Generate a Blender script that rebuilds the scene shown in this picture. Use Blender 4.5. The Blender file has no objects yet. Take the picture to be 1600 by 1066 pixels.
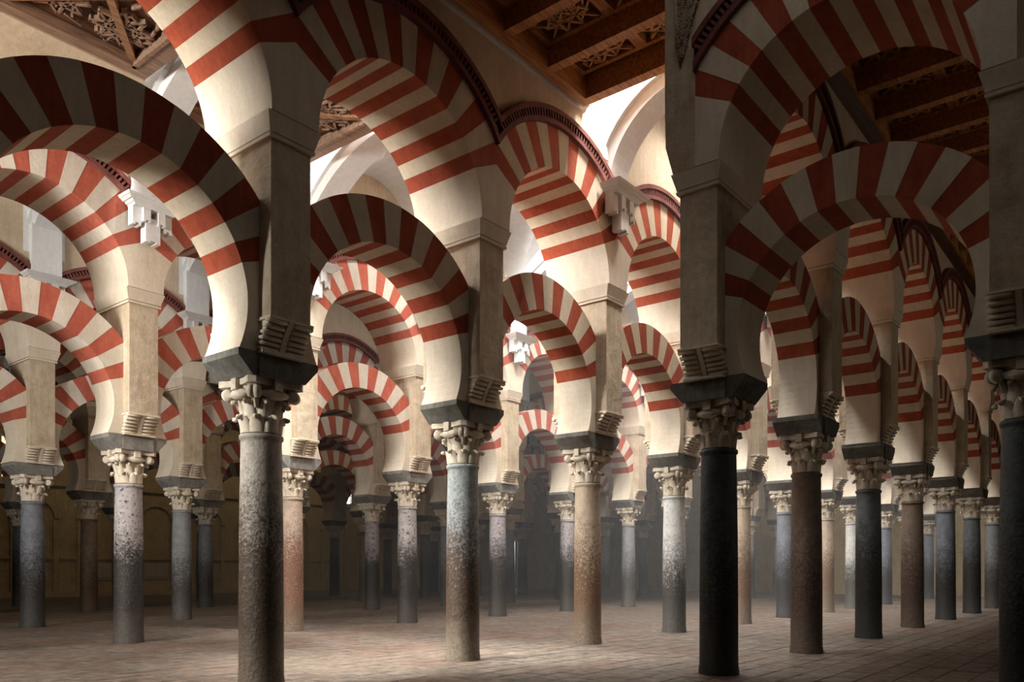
import bpy, math, random
from math import sin, cos, pi, radians, sqrt, atan2, acos
random.seed(7)
C = bpy.context.scene.collection
sc = bpy.context.scene

# ---------------------------------------------------------------- frame of the hall (u = shaft height of a column = 3 m)
S = 3.0
AL = (0.60474, 0.79642)      # along the arcades (away)
PE = (0.79642, -0.60474)     # across the aisles
ANG = atan2(AL[1], AL[0])
def W(a, p, h=0.0):
    return (S*(AL[0]*a + PE[0]*p), S*(AL[1]*a + PE[1]*p), S*h)
def depth(a, p): return AL[1]*a + PE[1]*p

# ---------------------------------------------------------------- camera
cd = bpy.data.cameras.new('camera'); cam = bpy.data.objects.new('camera', cd); C.objects.link(cam)
cam.location = (0, 0, 0.47*S); cam.rotation_euler = (pi/2, 0, 0)
cd.sensor_width = 36; cd.sensor_fit = 'HORIZONTAL'; cd.lens = 36*1249.6/1600
cd.shift_x = -(864.2-800)/1600; cd.shift_y = (888.16-533)/1600
cd.clip_start = .05; cd.clip_end = 300
sc.camera = cam
# ---------------------------------------------------------------- world, exposure
w = bpy.data.worlds.new('world'); sc.world = w; w.use_nodes = True
bg = w.node_tree.nodes['Background']; bg.inputs[0].default_value = (1, .96, .90, 1); bg.inputs[1].default_value = .38
sc.view_settings.view_transform = 'Standard'; sc.view_settings.look = 'None'
sc.view_settings.gamma = 1; sc.view_settings.use_curve_mapping = False
sc.view_settings.exposure = 0.1
cy = sc.cycles
cy.use_denoising = True; cy.max_bounces = 6; cy.diffuse_bounces = 4; cy.glossy_bounces = 2
cy.transmission_bounces = 2; cy.volume_bounces = 0; cy.sample_clamp_indirect = 4; cy.caustics_reflective = False; cy.caustics_refractive = False
try: cy.use_light_tree = True
except Exception: pass

# ---------------------------------------------------------------- lights: area lamps for daylight, over roof openings and as added fill
def area_lamp(a, p, h, sa, sp, power, col=(1, .96, .9), tilt=None, spread=180):
    l = bpy.data.lights.new('area_lamp', 'AREA'); l.shape = 'RECTANGLE'; l.size = sa*S; l.size_y = sp*S
    l.energy = power; l.color = col; l.spread = radians(spread)
    o = bpy.data.objects.new('area_lamp', l); C.objects.link(o); o.location = W(a, p, h)
    o.rotation_euler = (0, 0, ANG)
    if tilt is not None:      # (da, dp, dh) direction it looks along
        from mathutils import Vector
        d = Vector((AL[0]*tilt[0]+PE[0]*tilt[1], AL[1]*tilt[0]+PE[1]*tilt[1], tilt[2]))
        o.rotation_euler = d.to_track_quat('-Z', 'Y').to_euler()
    return o
# [LIGHTS]
area_lamp(.45, -4.0, 3.7, 1.0, 1.4, 380)                        # lamp over an unseen opening, made to light the near middle aisle
area_lamp(.95, -3.95, 3.7, .45, .45, 330, (1, .95, .86), (1.95, .80, -3.6), 34)     # beam of sun through it
area_lamp(-2.3, -3.75, 1.9, 1.9, .9, 1650, (1, .95, .87), (1, .04, -.02), 120)       # added upright lamp at that aisle's near end, no doorway built
area_lamp(2.245, -3.95, 3.9, .05, 1.2, 260)
area_lamp(3.42, -3.95, 3.9, .12, 1.2, 2200)
area_lamp(2.6, -3.95, 3.2, .3, .9, 420, (1, .96, .9), (1, .62, -.75), 110)   # added lamp below the timber ceiling, brightens the middle arcade
for a_ in (4.164, 5.333, 6.507, 7.72, 8.95): area_lamp(a_, -4.0, 3.75, .4, .5, 800, (1, .96, .9), (.95, .38, -.9))  # added lamps in the invented vault wells, tilted towards the jambs
area_lamp(3.83, -2.2, 3.9, .26, .6, 800)
for a_ in (4.656, 5.82, 6.91, 8.0, 9.05, 10.2, 11.5, 12.7): area_lamp(a_, -2.2, 3.7, .35, .3, 420, (1, .96, .9), (.9, .15, -1))  # likewise added over the narrow aisle's crown wells
for a_ in (3.17, 5.45, 7.8, 10.2): area_lamp(a_, -6.15, 4.1, .5, .6, 150)  # added lamps above the wells of the next aisle left
for a_ in (4.5, 7.0, 9.4): area_lamp(a_, -8.2, 4.1, .5, .6, 160, (1, .85, .6))  # warmer added lamps above the third aisle's wells
for a_ in (5.5, 8.0, 10.5): area_lamp(a_, -12.9, 3.2, 1.2, .4, 45, (1, .80, .48), (0, -.45, -1))  # added warm lamps under the ceiling, wash the left wall
area_lamp(13.6, -5.4, 3.3, .5, .8, 160, (1, .9, .75), (.8, 0, -1))  # added lamp beneath the vault, brightens the back wall
area_lamp(6.5, 1.6, 1.8, 3, .8, 70, (1, .86, .66), (0, -1, .25))  # added low side lamp, lifts the right aisle's ceiling

# ---------------------------------------------------------------- materials
def mat(name, rough=.85, spec=.3):
    m = bpy.data.materials.new(name); m.use_nodes = True; nt = m.node_tree
    b = nt.nodes['Principled BSDF']; b.inputs['Roughness'].default_value = rough
    b.inputs['Specular IOR Level'].default_value = spec
    return m, nt, b
def nd(nt, typ, **kw):
    n = nt.nodes.new(typ)
    for k, v in kw.items():
        if k.startswith('i_'): n.inputs[k[2:].replace('_', ' ')].default_value = v
        else: setattr(n, k, v)
    return n
def noise(nt, vec, scale, detail=5, rough=.6, dist=0):
    n = nd(nt, 'ShaderNodeTexNoise'); n.inputs['Scale'].default_value = scale; n.inputs['Detail'].default_value = detail
    n.inputs['Roughness'].default_value = rough; n.inputs['Distortion'].default_value = dist
    nt.links.new(vec, n.inputs['Vector']); return n.outputs['Fac']
def ramp(nt, fac, stops, interp='LINEAR'):
    r = nd(nt, 'ShaderNodeValToRGB'); r.color_ramp.interpolation = interp
    e = r.color_ramp.elements
    while len(e) < len(stops): e.new(.5)
    for el, (p, c) in zip(e, stops):
        el.position = p; el.color = (*c, 1) if isinstance(c, tuple) else (c, c, c, 1)
    nt.links.new(fac, r.inputs[0]); return r.outputs[0]
def mix(nt, fac, a, b, blend='MIX'):
    m = nd(nt, 'ShaderNodeMix', data_type='RGBA', blend_type=blend)
    for i, v in ((0, fac), (6, a), (7, b)):
        if isinstance(v, (int, float)): m.inputs[i].default_value = v
        elif isinstance(v, tuple): m.inputs[i].default_value = (*v, 1)
        else: nt.links.new(v, m.inputs[i])
    return m.outputs[2]
def bump(nt, b, h, dist, strength=1, prev=None):
    n = nd(nt, 'ShaderNodeBump'); n.inputs['Distance'].default_value = dist; n.inputs['Strength'].default_value = strength
    nt.links.new(h, n.inputs['Height'])
    if prev: nt.links.new(prev, n.inputs['Normal'])
    nt.links.new(n.outputs[0], b.inputs['Normal']); return n.outputs[0]
def coords(nt, kind='Object'): return nd(nt, 'ShaderNodeTexCoord').outputs[kind]
def position(nt): return nd(nt, 'ShaderNodeNewGeometry').outputs['Position']
def scaled(nt, vec, s):
    m = nd(nt, 'ShaderNodeMapping'); m.inputs['Scale'].default_value = s; nt.links.new(vec, m.inputs[0]); return m.outputs[0]
def island(nt): return nd(nt, 'ShaderNodeNewGeometry').outputs['Random Per Island']

def plaster(name, base, dark, light, patch=1.4, fine=22, bd=.012, rough=.85):
    m, nt, b = mat(name, rough); P = position(nt)
    big = noise(nt, P, patch, 6, .65)
    streak = noise(nt, scaled(nt, P, (6, 6, .9)), 1.6, 5, .6)
    c = ramp(nt, big, [(.3, dark), (.52, base), (.75, light)])
    c = mix(nt, .35, c, ramp(nt, streak, [(.3, dark), (.6, light)]))
    c = mix(nt, ramp(nt, noise(nt, P, fine, 4, .7), [(.35, .35), (.6, 0.0)]), c, dark)
    nt.links.new(c, b.inputs['Base Color'])
    bump(nt, b, noise(nt, P, fine*.8, 6, .7), bd, .6)
    return m
M = {}
M['cream'] = plaster('cream_plaster', (.62, .525, .40), (.47, .38, .27), (.70, .605, .485))
M['red'] = plaster('red_painted_plaster', (.34, .062, .027), (.21, .034, .016), (.42, .10, .045), 2.2, 16)
M['rose'] = plaster('rose_painted_plaster', (.42, .105, .065), (.30, .060, .038), (.50, .15, .10), 2.2, 16)
M['pale'] = plaster('pale_plaster', (.66, .60, .52), (.52, .45, .37), (.72, .68, .61))
M['spring'] = plaster('springer_plaster', (.70, .62, .51), (.56, .48, .37), (.76, .69, .58))
M['pier'] = plaster('pier_stone', (.55, .46, .34), (.34, .26, .17), (.66, .57, .45), 2.6, 9, .05)
M['wall'] = plaster('wall_plaster', (.58, .47, .345), (.42, .32, .22), (.66, .56, .43), .9, 14)
M['ochre'] = plaster('ochre_wall', (.40, .30, .16), (.24, .17, .08), (.52, .41, .25), 1.3, 8, .03)
M['white'] = plaster('white_stucco', (.76, .77, .78), (.62, .63, .64), (.82, .83, .84), .8, 12, .004)
M['grey'] = plaster('grey_impost', (.20, .195, .18), (.11, .11, .105), (.32, .31, .29), 3, 12, .01)
M['slate'] = plaster('slate_impost', (.15, .145, .13), (.075, .075, .07), (.25, .24, .21), 3, 12, .01)
M['capital'] = plaster('capital_marble', (.68, .62, .52), (.48, .39, .28), (.76, .71, .62), 5, 20, .006)
M['maroon'] = plaster('maroon_moulding', (.17, .055, .045), (.10, .03, .025), (.23, .085, .07), 3, 20, .004)
M['black'] = plaster('dark_gap', (.02, .012, .01), (.01, .008, .006), (.03, .02, .018), 3, 20, .004)
M['carved'] = plaster('carved_stucco', (.42, .35, .26), (.25, .20, .14), (.52, .45, .35), 8, 30, .004)

def wood(name, a, b_, c):
    m, nt, b = mat(name, .55, .35); P = coords(nt)
    g = noise(nt, scaled(nt, P, (1, 9, 9)), 2.2, 7, .65, .4)
    col = ramp(nt, g, [(.28, a), (.5, b_), (.72, c)])
    nt.links.new(col, b.inputs['Base Color']); bump(nt, b, g, .01, .7); return m
M['wood'] = wood('carved_brown_wood', (.15, .055, .018), (.42, .18, .060), (.62, .32, .12))
M['wood_dark'] = wood('dark_timber', (.035, .015, .008), (.085, .035, .016), (.15, .065, .028))
M['wood_grey'] = wood('weathered_timber', (.11, .065, .045), (.24, .145, .10), (.36, .24, .165))
M['wood_brown'] = wood('brown_timber', (.12, .055, .028), (.26, .13, .065), (.38, .21, .11))
M['wood_lattice'] = wood('lattice_strap_wood', (.30, .14, .055), (.55, .29, .12), (.70, .42, .20))

def shaft_mat(name, top, topv, stain, low, edge=.62, wid=.22, pit=.0):
    m, nt, b = mat(name, .5, .4); P = coords(nt); pos = position(nt)
    sep = nd(nt, 'ShaderNodeSeparateXYZ'); nt.links.new(P, sep.inputs[0])
    z = nd(nt, 'ShaderNodeMath', operation='DIVIDE'); nt.links.new(sep.outputs[2], z.inputs[0]); z.inputs[1].default_value = S
    def madd(x, k, c):
        n = nd(nt, 'ShaderNodeMath', operation='MULTIPLY_ADD'); nt.links.new(x, n.inputs[0]); n.inputs[1].default_value = k
        if isinstance(c, float): n.inputs[2].default_value = c
        else: nt.links.new(c, n.inputs[2])
        return n.outputs[0]
    speck = noise(nt, pos, 26, 4, .75); big = noise(nt, pos, 2.3, 4, .6); mid = noise(nt, pos, 7, 5, .65)
    h1 = madd(big, .34, z.outputs[0]); h1 = madd(speck, .75*wid/.22, h1); h1 = madd(mid, .2, h1)   # wandering, speckled edge
    off = .17 + .375*wid/.22 + .1
    f = ramp(nt, h1, [(max(0, min(.98, (edge - wid*.5 + off)/2)), 1.0), (min(1, (edge + wid*.6 + off)/2), 0.0)])
    # ramp works on 0..1: halve the height
    f_in = f.node.inputs[0]; nt.links.remove(f_in.links[0]); hv = madd(h1, .5, 0.0); nt.links.new(hv, f_in)
    t = ramp(nt, mid, [(.32, topv), (.6, top)])
    if pit: t = mix(nt, ramp(nt, noise(nt, pos, 17, 2, .5), [(.34, pit), (.40, 0.0)]), t, (.04, .035, .04))
    s = mix(nt, ramp(nt, speck, [(.50, 0.0), (.66, 1.0)]), stain, (min(1, stain[0]*1.7+.035), min(1, stain[1]*1.7+.024), min(1, stain[2]*1.7+.014)))
    c = mix(nt, f, t, s)
    hz = madd(mid, .22, z.outputs[0])
    lowf = ramp(nt, hz, [(.20, 1.0), (.36, 0.0)])
    lw = mix(nt, ramp(nt, speck, [(.4, 0.0), (.65, 1.0)]), low, tuple(x*.5 for x in low))
    c = mix(nt, lowf, c, lw)
    nt.links.new(c, b.inputs['Base Color'])
    b1 = bump(nt, b, speck, .02, .7); bump(nt, b, mid, .03, .5, b1)
    return m
SM = {
 'mottled': (shaft_mat('mottled_grey_brown_stone', (.40, .365, .32), (.29, .26, .225), (.045, .028, .017), (.15, .115, .08), .66, .26), 'grey stone column speckled brown and black below'),
 'blue':    (shaft_mat('blue_grey_marble', (.36, .40, .41), (.24, .27, .28), (.045, .028, .018), (.20, .165, .125), .66, .30, .4), 'pale blue-grey column rust-speckled below'),
 'tan':     (shaft_mat('tan_speckled_granite', (.52, .43, .33), (.42, .33, .24), (.15, .09, .055), (.26, .20, .145), .60, .30), 'tan speckled granite column'),
 'white':   (shaft_mat('white_marble', (.62, .62, .60), (.46, .48, .48), (.05, .046, .042), (.12, .115, .105), .52, .26, .3), 'whitish marble column black-speckled below'),
 'slate':   (shaft_mat('slate_black_marble', (.085, .10, .11), (.05, .06, .068), (.010, .009, .009), (.030, .028, .026), .50, .30), 'black slate-coloured column'),
 'brown':   (shaft_mat('brown_granite', (.22, .165, .12), (.15, .11, .08), (.060, .034, .022), (.12, .085, .06), .52, .34), 'brown granite column'),
 'night':   (shaft_mat('blue_black_marble', (.13, .15, .16), (.08, .09, .10), (.014, .013, .013), (.05, .05, .048), .64, .26), 'blue-black column with dusty foot'),
 'lilac':   (shaft_mat('lilac_grey_marble', (.40, .37, .38), (.30, .275, .285), (.014, .012, .011), (.075, .066, .056), .64, .22, .9), 'pitted lilac-grey column black below'),
 'steel':   (shaft_mat('steel_blue_marble', (.20, .22, .26), (.13, .145, .175), (.018, .017, .018), (.06, .06, .06), .55, .32), 'steel-blue column darkening downwards'),
 'salmon':  (shaft_mat('salmon_marble', (.44, .35, .28), (.36, .275, .21), (.15, .078, .052), (.22, .155, .11), .70, .30), 'salmon-pink column'),
 'grey':    (shaft_mat('plain_grey_marble', (.27, .28, .30), (.19, .20, .21), (.045, .04, .038), (.12, .11, .10), .50, .30), 'plain grey column'),
}

def floor_mat():
    m, nt, b = mat('worn_paving', .62, .35); P = position(nt)
    r = island(nt)
    base = ramp(nt, r, [(0, (.165, .135, .11)), (.4, (.19, .15, .12)), (.7, (.15, .128, .105)), (.85, (.18, .105, .075)), (1, (.20, .165, .13))])
    patch = noise(nt, P, .42, 5, .6, .5)
    base = mix(nt, ramp(nt, patch, [(.47, 0.0), (.62, .75)]), base, (.165, .083, .055))
    base = mix(nt, ramp(nt, noise(nt, P, .9, 6, .7), [(.45, 0.0), (.62, .65)]), base, (.235, .205, .17))
    base = mix(nt, ramp(nt, noise(nt, P, 5, 6, .75), [(.38, .85), (.58, 0.0)]), base, (.05, .04, .033))
    base = mix(nt, ramp(nt, noise(nt, P, 1.7, 5, .7), [(.38, .5), (.52, 0.0)]), base, (.085, .06, .045))
    nt.links.new(base, b.inputs['Base Color'])
    b1 = bump(nt, b, noise(nt, P, 4, 6, .7), .05, .7); bump(nt, b, noise(nt, P, 24, 4, .7), .008, .6, b1)
    return m
M['floor'] = floor_mat()
M['mortar'] = plaster('floor_joint', (.12, .10, .08), (.08, .065, .05), (.16, .135, .11))
def emit(name, col, s):
    m = bpy.data.materials.new(name); m.use_nodes = True; nt = m.node_tree; nt.nodes.clear()
    e = nd(nt, 'ShaderNodeEmission'); e.inputs[0].default_value = (*col, 1); e.inputs[1].default_value = s
    o = nd(nt, 'ShaderNodeOutputMaterial'); nt.links.new(e.outputs[0], o.inputs[0]); return m
M['day'] = emit('bright_daylight', (1, .97, .92), 2.2)
M['lamp'] = emit('warm_window_light', (1, .72, .40), 1.6)

# ---------------------------------------------------------------- mesh builder (metres; x along the arch, y depth, z up)
class MB:
    def __init__(s): s.v = []; s.f = []; s.m = []; s.cur = 0; s.sm = []
    def add(s, vs, fs, smooth=False):
        o = len(s.v); s.v += vs
        for f in fs: s.f.append([o+i for i in f]); s.m.append(s.cur); s.sm.append(smooth)
    def prism(s, poly, y0, y1):
        n = len(poly)
        if n < 3: return
        A = sum(poly[i][0]*poly[(i+1) % n][1]-poly[(i+1) % n][0]*poly[i][1] for i in range(n))
        if abs(A) < 1e-7: return
        if A < 0: poly = poly[::-1]
        if y0 > y1: y0, y1 = y1, y0
        vs = [(x, y0, z) for x, z in poly]+[(x, y1, z) for x, z in poly]
        s.add(vs, [list(range(n)), list(range(2*n-1, n-1, -1))]+[[i+n, (i+1) % n+n, (i+1) % n, i] for i in range(n)])
    def box(s, x0, x1, y0, y1, z0, z1): s.prism([(x0, z0), (x1, z0), (x1, z1), (x0, z1)], y0, y1)
    def hull8(s, b, t):      # bottom and top quads (lists of 4 points, counter-clockwise from above)
        s.add(list(b)+list(t), [[3, 2, 1, 0], [4, 5, 6, 7]]+[[i, (i+1) % 4, (i+1) % 4+4, i+4] for i in range(4)])
    def lathe(s, prof, n=28, smooth=True, z0=0):
        vs = []; fs = []
        for r, z in prof:
            for k in range(n): vs.append((r*cos(2*pi*k/n), r*sin(2*pi*k/n), z+z0))
        for j in range(len(prof)-1):
            for k in range(n): fs.append([j*n+k, j*n+(k+1) % n, (j+1)*n+(k+1) % n, (j+1)*n+k])
        s.add(vs, fs, smooth)
        s.add([vs[k] for k in range(n)], [list(range(n-1, -1, -1))]); s.add(vs[-n:], [list(range(n))])
    def tube(s, pts, r, n=6, caps=True):
        vs = []; fs = []
        from mathutils import Vector
        pts = [Vector(p) for p in pts]
        for i, p in enumerate(pts):
            d = (pts[min(i+1, len(pts)-1)]-pts[max(i-1, 0)]).normalized()
            up = Vector((0, 0, 1)) if abs(d.z) < .9 else Vector((1, 0, 0))
            a = d.cross(up).normalized(); b = a.cross(d)
            rr = r[i] if isinstance(r, (list, tuple)) else r
            for k in range(n):
                q = p+a*rr*cos(2*pi*k/n)+b*rr*sin(2*pi*k/n); vs.append(tuple(q))
        for i in range(len(pts)-1):
            for k in range(n): fs.append([i*n+k, (i+1)*n+k, (i+1)*n+(k+1) % n, i*n+(k+1) % n])
        if caps: fs.append(list(range(n))); fs.append([(len(pts)-1)*n+k for k in range(n-1, -1, -1)])
        s.add(vs, fs, True)
    def mesh(s, name, mats):
        me = bpy.data.meshes.new(name); me.from_pydata(s.v, [], s.f)
        for m in (mats if isinstance(mats, (list, tuple)) else [mats]): me.materials.append(m)
        for p, mi, sm in zip(me.polygons, s.m, s.sm): p.material_index = mi; p.use_smooth = sm
        me.update(); return me

def clip(poly, xmax=None, xmin=None, zmax=None):
    def half(P, f):
        out = []
        for i in range(len(P)):
            a, b = P[i], P[(i+1) % len(P)]; fa, fb = f(a), f(b)
            if fa >= 0: out.append(a)
            if (fa < 0) != (fb < 0):
                t = fa/(fa-fb); out.append((a[0]+t*(b[0]-a[0]), a[1]+t*(b[1]-a[1])))
        return out
    if xmax is not None: poly = half(poly, lambda q: xmax-q[0])
    if xmin is not None and poly: poly = half(poly, lambda q: q[0]-xmin)
    if zmax is not None and poly: poly = half(poly, lambda q: zmax-q[1])
    return poly

def tag(o, label=None, cat=None, group=None, kind=None):
    if label: o['label'] = label
    if cat: o['category'] = cat
    if group: o['group'] = group
    if kind: o['kind'] = kind
    return o
def empty(name, loc, rz=ANG, scale=None):
    o = bpy.data.objects.new(name, None); C.objects.link(o); o.location = loc; o.rotation_euler = (0, 0, rz)
    if scale: o.scale = scale
    o.empty_display_size = .2
    return o
def obj(name, me, parent=None, loc=None, rz=None, scale=None):
    o = bpy.data.objects.new(name, me); C.objects.link(o)
    if parent is not None: o.parent = parent
    if loc: o.location = loc
    if rz is not None: o.rotation_euler = (0, 0, rz)
    if scale: o.scale = scale
    return o
def ordinal(k): return ['first', 'second', 'third', 'fourth', 'fifth', 'sixth', 'seventh', 'eighth', 'ninth', 'tenth', 'eleventh', 'twelfth', 'thirteenth'][k]

# ---------------------------------------------------------------- dimensions (in u)
S0 = 1.15
H_IMP0, H_IMP1, H_IMP2 = 1.203, 1.268, 1.292      # impost: bottom, edge, top
PW, PD = .087, .198                                 # pier half width, half depth
PL, PU = .1215, .228                                # half depth of lower and upper arches
RL, HL, RLE = .4385, 1.467, .634
RU, HU, RUE = .4705, 2.18, .693
H_COR0, H_COR1 = 2.085, 2.175
H_TOP = 3.66

# ================================================================ arches
def ring_poly(cx, cz, r0, r1, t0, t1, n):
    return [(cx+r0*cos(t0+(t1-t0)*i/n), cz+r0*sin(t0+(t1-t0)*i/n)) for i in range(n+1)] + \
           [(cx+r1*cos(t1+(t0-t1)*i/n), cz+r1*sin(t1+(t0-t1)*i/n)) for i in range(n+1)]
def mk_voussoirs(kind):
    """list of (polygon) for the 15 wedges, in metres, origin at mid span on the springing level"""
    if kind == 'lower': r0, r1, cz, a0, a1, xm = RL, RLE, HL-H_IMP2, 19.3, 160.7, S0/2-PW+.01
    else: r0, r1, cz, a0, a1, xm = RU, RUE, HU-H_COR1, 27., 153., S0/2
    out = []
    for k in range(15):
        t0 = radians(a0+(a1-a0)*k/15); t1 = radians(a0+(a1-a0)*(k+1)/15)
        P = ring_poly(0, cz, r0, r1, t0, t1, 3)
        P = clip(P, xm, -xm)
        out.append([(x*S, z*S) for x, z in P])
    return out
def mk_springer(kind):
    n = 9
    if kind == 'lower': r0, r1, cz, a0, xm = RL, RLE, HL-H_IMP2, 19.3, S0/2-PW+.01
    else: r0, r1, cz, a0, xm = RU, RUE, HU-H_COR1, 27., S0/2
    tb = math.asin(-cz/r0); t1 = radians(a0)
    P = [(xm, 0)]+[(r0*cos(tb+(t1-tb)*i/n), cz+r0*sin(tb+(t1-tb)*i/n)) for i in range(n+1)]
    q = (r1*cos(t1), cz+r1*sin(t1))
    if q[0] > xm:
        t = (xm-P[-1][0])/(q[0]-P[-1][0]); q = (xm, P[-1][1]+t*(q[1]-P[-1][1])); P.append(q)
    else:
        P.append(q)
        tt = acos(min(1, xm/r1)); P.append((xm, q[1]-.001))
    return [(x*S, z*S) for x, z in P]
VM = {}
def voussoir_mesh(kind, k, pal, xm=None):
    key = (kind, k, pal, xm)
    if key not in VM:
        d = PL if kind == 'lower' else PU
        b = MB(); P = mk_voussoirs(kind)[k]; P = clip(P, xmin=xm) if xm is not None else P
        if len(P) < 3: VM[key] = None; return None
        b.prism(P, -(d-(.0016 if k % 2 == 0 else 0))*S, (d-(.0016 if k % 2 == 0 else 0))*S)
        VM[key] = b.mesh('voussoir', M[{'w': 'red', 'r': 'rose'}[pal]] if k % 2 == 0 else M[{'w': 'cream', 'r': 'pale'}[pal]])
    return VM[key]
def springer_mesh(kind, side, pal, xm=None):
    key = ('sp', kind, side, pal, xm)
    if key not in VM:
        d = (PL if kind == 'lower' else PU)*S
        P = mk_springer(kind)
        if side < 0: P = [(-x, z) for x, z in P]
        if xm is not None: P = clip(P, xmin=xm)
        if len(P) < 3: VM[key] = None; return None
        b = MB(); b.prism(P, -d, d); VM[key] = b.mesh('springer', M['spring'])
    return VM[key]
def joined_mesh(kind, pal):
    key = ('join', kind, pal)
    if key not in VM:
        b = MB()
        for k, P in enumerate(mk_voussoirs(kind)):
            b.cur = 0 if k % 2 == 0 else 1; d = (PL if kind == 'lower' else PU)*S; b.prism(P, -d, d)
        VM[key] = b.mesh('voussoirs', [M[{'w': 'red', 'r': 'rose'}[pal]], M[{'w': 'cream', 'r': 'pale'}[pal]]])
    return VM[key]
def moulding_mesh(dent=True, lo=None):
    key = ('mould', dent, lo)
    if key in VM: return VM[key]
    b = MB(); cz = HU-H_COR1; N = 44; xm = S0/2
    for (r0, r1, y) in ((RUE, RUE+.026, .024), (RUE+.026, RUE+.060, .006), (RUE+.060, RUE+.085, .034)):
        for i in range(N):
            t0 = radians(20+140*i/N); t1 = radians(20+140*(i+1)/N)
            P = clip(ring_poly(0, cz, r0, r1, t0, t1, 1), xm, -xm if lo is None else lo/S)
            if len(P) >= 3:
                P = [(x*S, z*S) for x, z in P]
                b.prism(P, -(PU+y)*S, -(PU-.01)*S)
    VM[key] = b.mesh('moulding', M['maroon']); return VM[key]
def dentil_mesh():
    key = 'dent'
    if key in VM: return VM[key]
    b = MB(); cz = HU-H_COR1; N = 62; xm = S0/2
    for i in range(N):
        t0 = radians(30+120*i/N); t1 = radians(30+120*(i+.5)/N)
        P = ring_poly(0, cz, RUE+.024, RUE+.062, t0, t1, 1)
        if max(abs(x) for x, z in P) > xm: continue
        P = [(x*S, z*S) for x, z in P]
        b.prism(P, -(PU+.026)*S, -(PU)*S)
    b.cur = 1
    for i in range(40):
        t0 = radians(22+136*i/40); t1 = radians(22+136*(i+1)/40)
        P = clip(ring_poly(0, cz, RUE+.0265, RUE+.0595, t0, t1, 1), xm, -xm)
        if len(P) >= 3: b.prism([(x*S, z*S) for x, z in P], -(PU+.009)*S, -(PU+.005)*S)
    VM[key] = b.mesh('dentils', [M['maroon'], M['black']]); return VM[key]
def arch(kind, loc, rz, span, pal, near, label, group, ydepth=1.0, dent=True, xm=None):
    r = empty('striped_arch', loc, rz, (span/S0, ydepth, 1))
    tag(r, label, 'arch', group, 'thing')
    for s_ in (-1, 1):
        me = springer_mesh(kind, s_, pal, xm)
        if me: obj('springer', me, r)
    if near:
        for k in range(15):
            me = voussoir_mesh(kind, k, pal, xm)
            if me: obj('voussoir', me, r)
    else: tag(obj('voussoirs', joined_mesh(kind, pal), r), kind='stuff')
    if kind == 'upper':
        mo = obj('moulding', moulding_mesh(lo=xm), r)
        if xm is None: obj('moulding', moulding_mesh(), r, rz=pi)
        if dent: tag(obj('dentils', dentil_mesh(), mo), kind='stuff')
    return r
def spandrel_mesh():
    if 'spandrel' in VM: return VM['spandrel']
    b = MB(); cz = HU; N = 30; xm = S0/2; R = RUE
    t_c = acos(xm/R) if xm < R else 0
    for i in range(N):
        t0 = t_c+(pi-2*t_c)*i/N; t1 = t_c+(pi-2*t_c)*(i+1)/N
        x0, z0, x1, z1 = R*cos(t0), cz+R*sin(t0), R*cos(t1), cz+R*sin(t1)
        b.prism([(x*S, z*S) for x, z in ((x1, z1), (x0, z0), (x0, H_TOP), (x1, H_TOP))], -(PU-.004)*S, (PU-.004)*S)
    VM['spandrel'] = b.mesh('spandrel', M['wall']); return VM['spandrel']

# ================================================================ piers
def pier_meshes():
    if 'pier' in VM: return
    z = lambda h: (h-H_IMP2)*S
    b = MB(); b.box(-PW*S, PW*S, -.13*S, .13*S, 0, z(1.43)); b.box(-PW*S, PW*S, -PD*S, PD*S, z(1.41), z(H_COR0)+.01)
    VM['pier'] = b.mesh('pilaster', M['pier'])
    b = MB()
    def ring(h0, h1, e0, e1):
        x0, y0, x1, y1 = (PW+e0)*S, (PD+e0)*S, (PW+e1)*S, (PD+e1)*S
        b.hull8([(-x0, -y0, z(h0)), (x0, -y0, z(h0)), (x0, y0, z(h0)), (-x0, y0, z(h0))], [(-x1, -y1, z(h1)), (x1, -y1, z(h1)), (x1, y1, z(h1)), (-x1, y1, z(h1))])
    ring(H_COR0, H_COR0+.012, .012, .014); ring(H_COR0+.012, H_COR0+.019, .002, .002); ring(H_COR0+.019, H_COR0+.030, .012, .014); ring(H_COR0+.030, H_COR1-.004, .014, .030); ring(H_COR1-.004, H_COR1, .022, .022)
    VM['cornice'] = b.mesh('cornice', M['spring'])
    # roll corbel: concave centre band with six rolls each side
    b = MB(); H0, H1 = 1.294, 1.412; D0, D1 = .135, PD+.004
    prof = []
    for i in range(9):
        t = i/8; prof.append((D0+(D1-D0)*(t**1.7), H0+(H1-H0)*t))
    for sgn in (-1,):
        for i in range(8):
            (d0, h0), (d1, h1) = prof[i], prof[i+1]
            w0 = .018*S
            for xa, xb, e in ((-.011, .011, .007), (-.088, .088, -.004)):
                b.hull8([(xa*S, -(d0+e)*S, z(h0)), (xb*S, -(d0+e)*S, z(h0)), (xb*S, -.10*S, z(h0)), (xa*S, -.10*S, z(h0))],
                        [(xa*S, -(d1+e)*S, z(h1)), (xb*S, -(d1+e)*S, z(h1)), (xb*S, -.10*S, z(h1)), (xa*S, -.10*S, z(h1))])
        for k in range(6):
            t = (k+.5)/6; d = D0+(D1-D0)*(t**1.7); h = H0+(H1-H0)*t
            for xs in (-1, 1):
                b.tube([(xs*.014*S, -(d-.003)*S, z(h)), (xs*.022*S, -(d+.004)*S, z(h)), (xs*.094*S, -(d+.006)*S, z(h)), (xs*.097*S, -(d-.01)*S, z(h))], [.006*S, .0085*S, .0085*S, .007*S], 7)
        b.box(-.096*S, .096*S, -(D1+.006)*S, -.12*S, z(H1-.004), z(H1+.006)); b.box(-.096*S, .096*S, -(D0+.022)*S, -.10*S, z(H0-.006), z(H0+.003))
    VM['corbel'] = b.mesh('roll_corbel', M['spring'])
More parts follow.
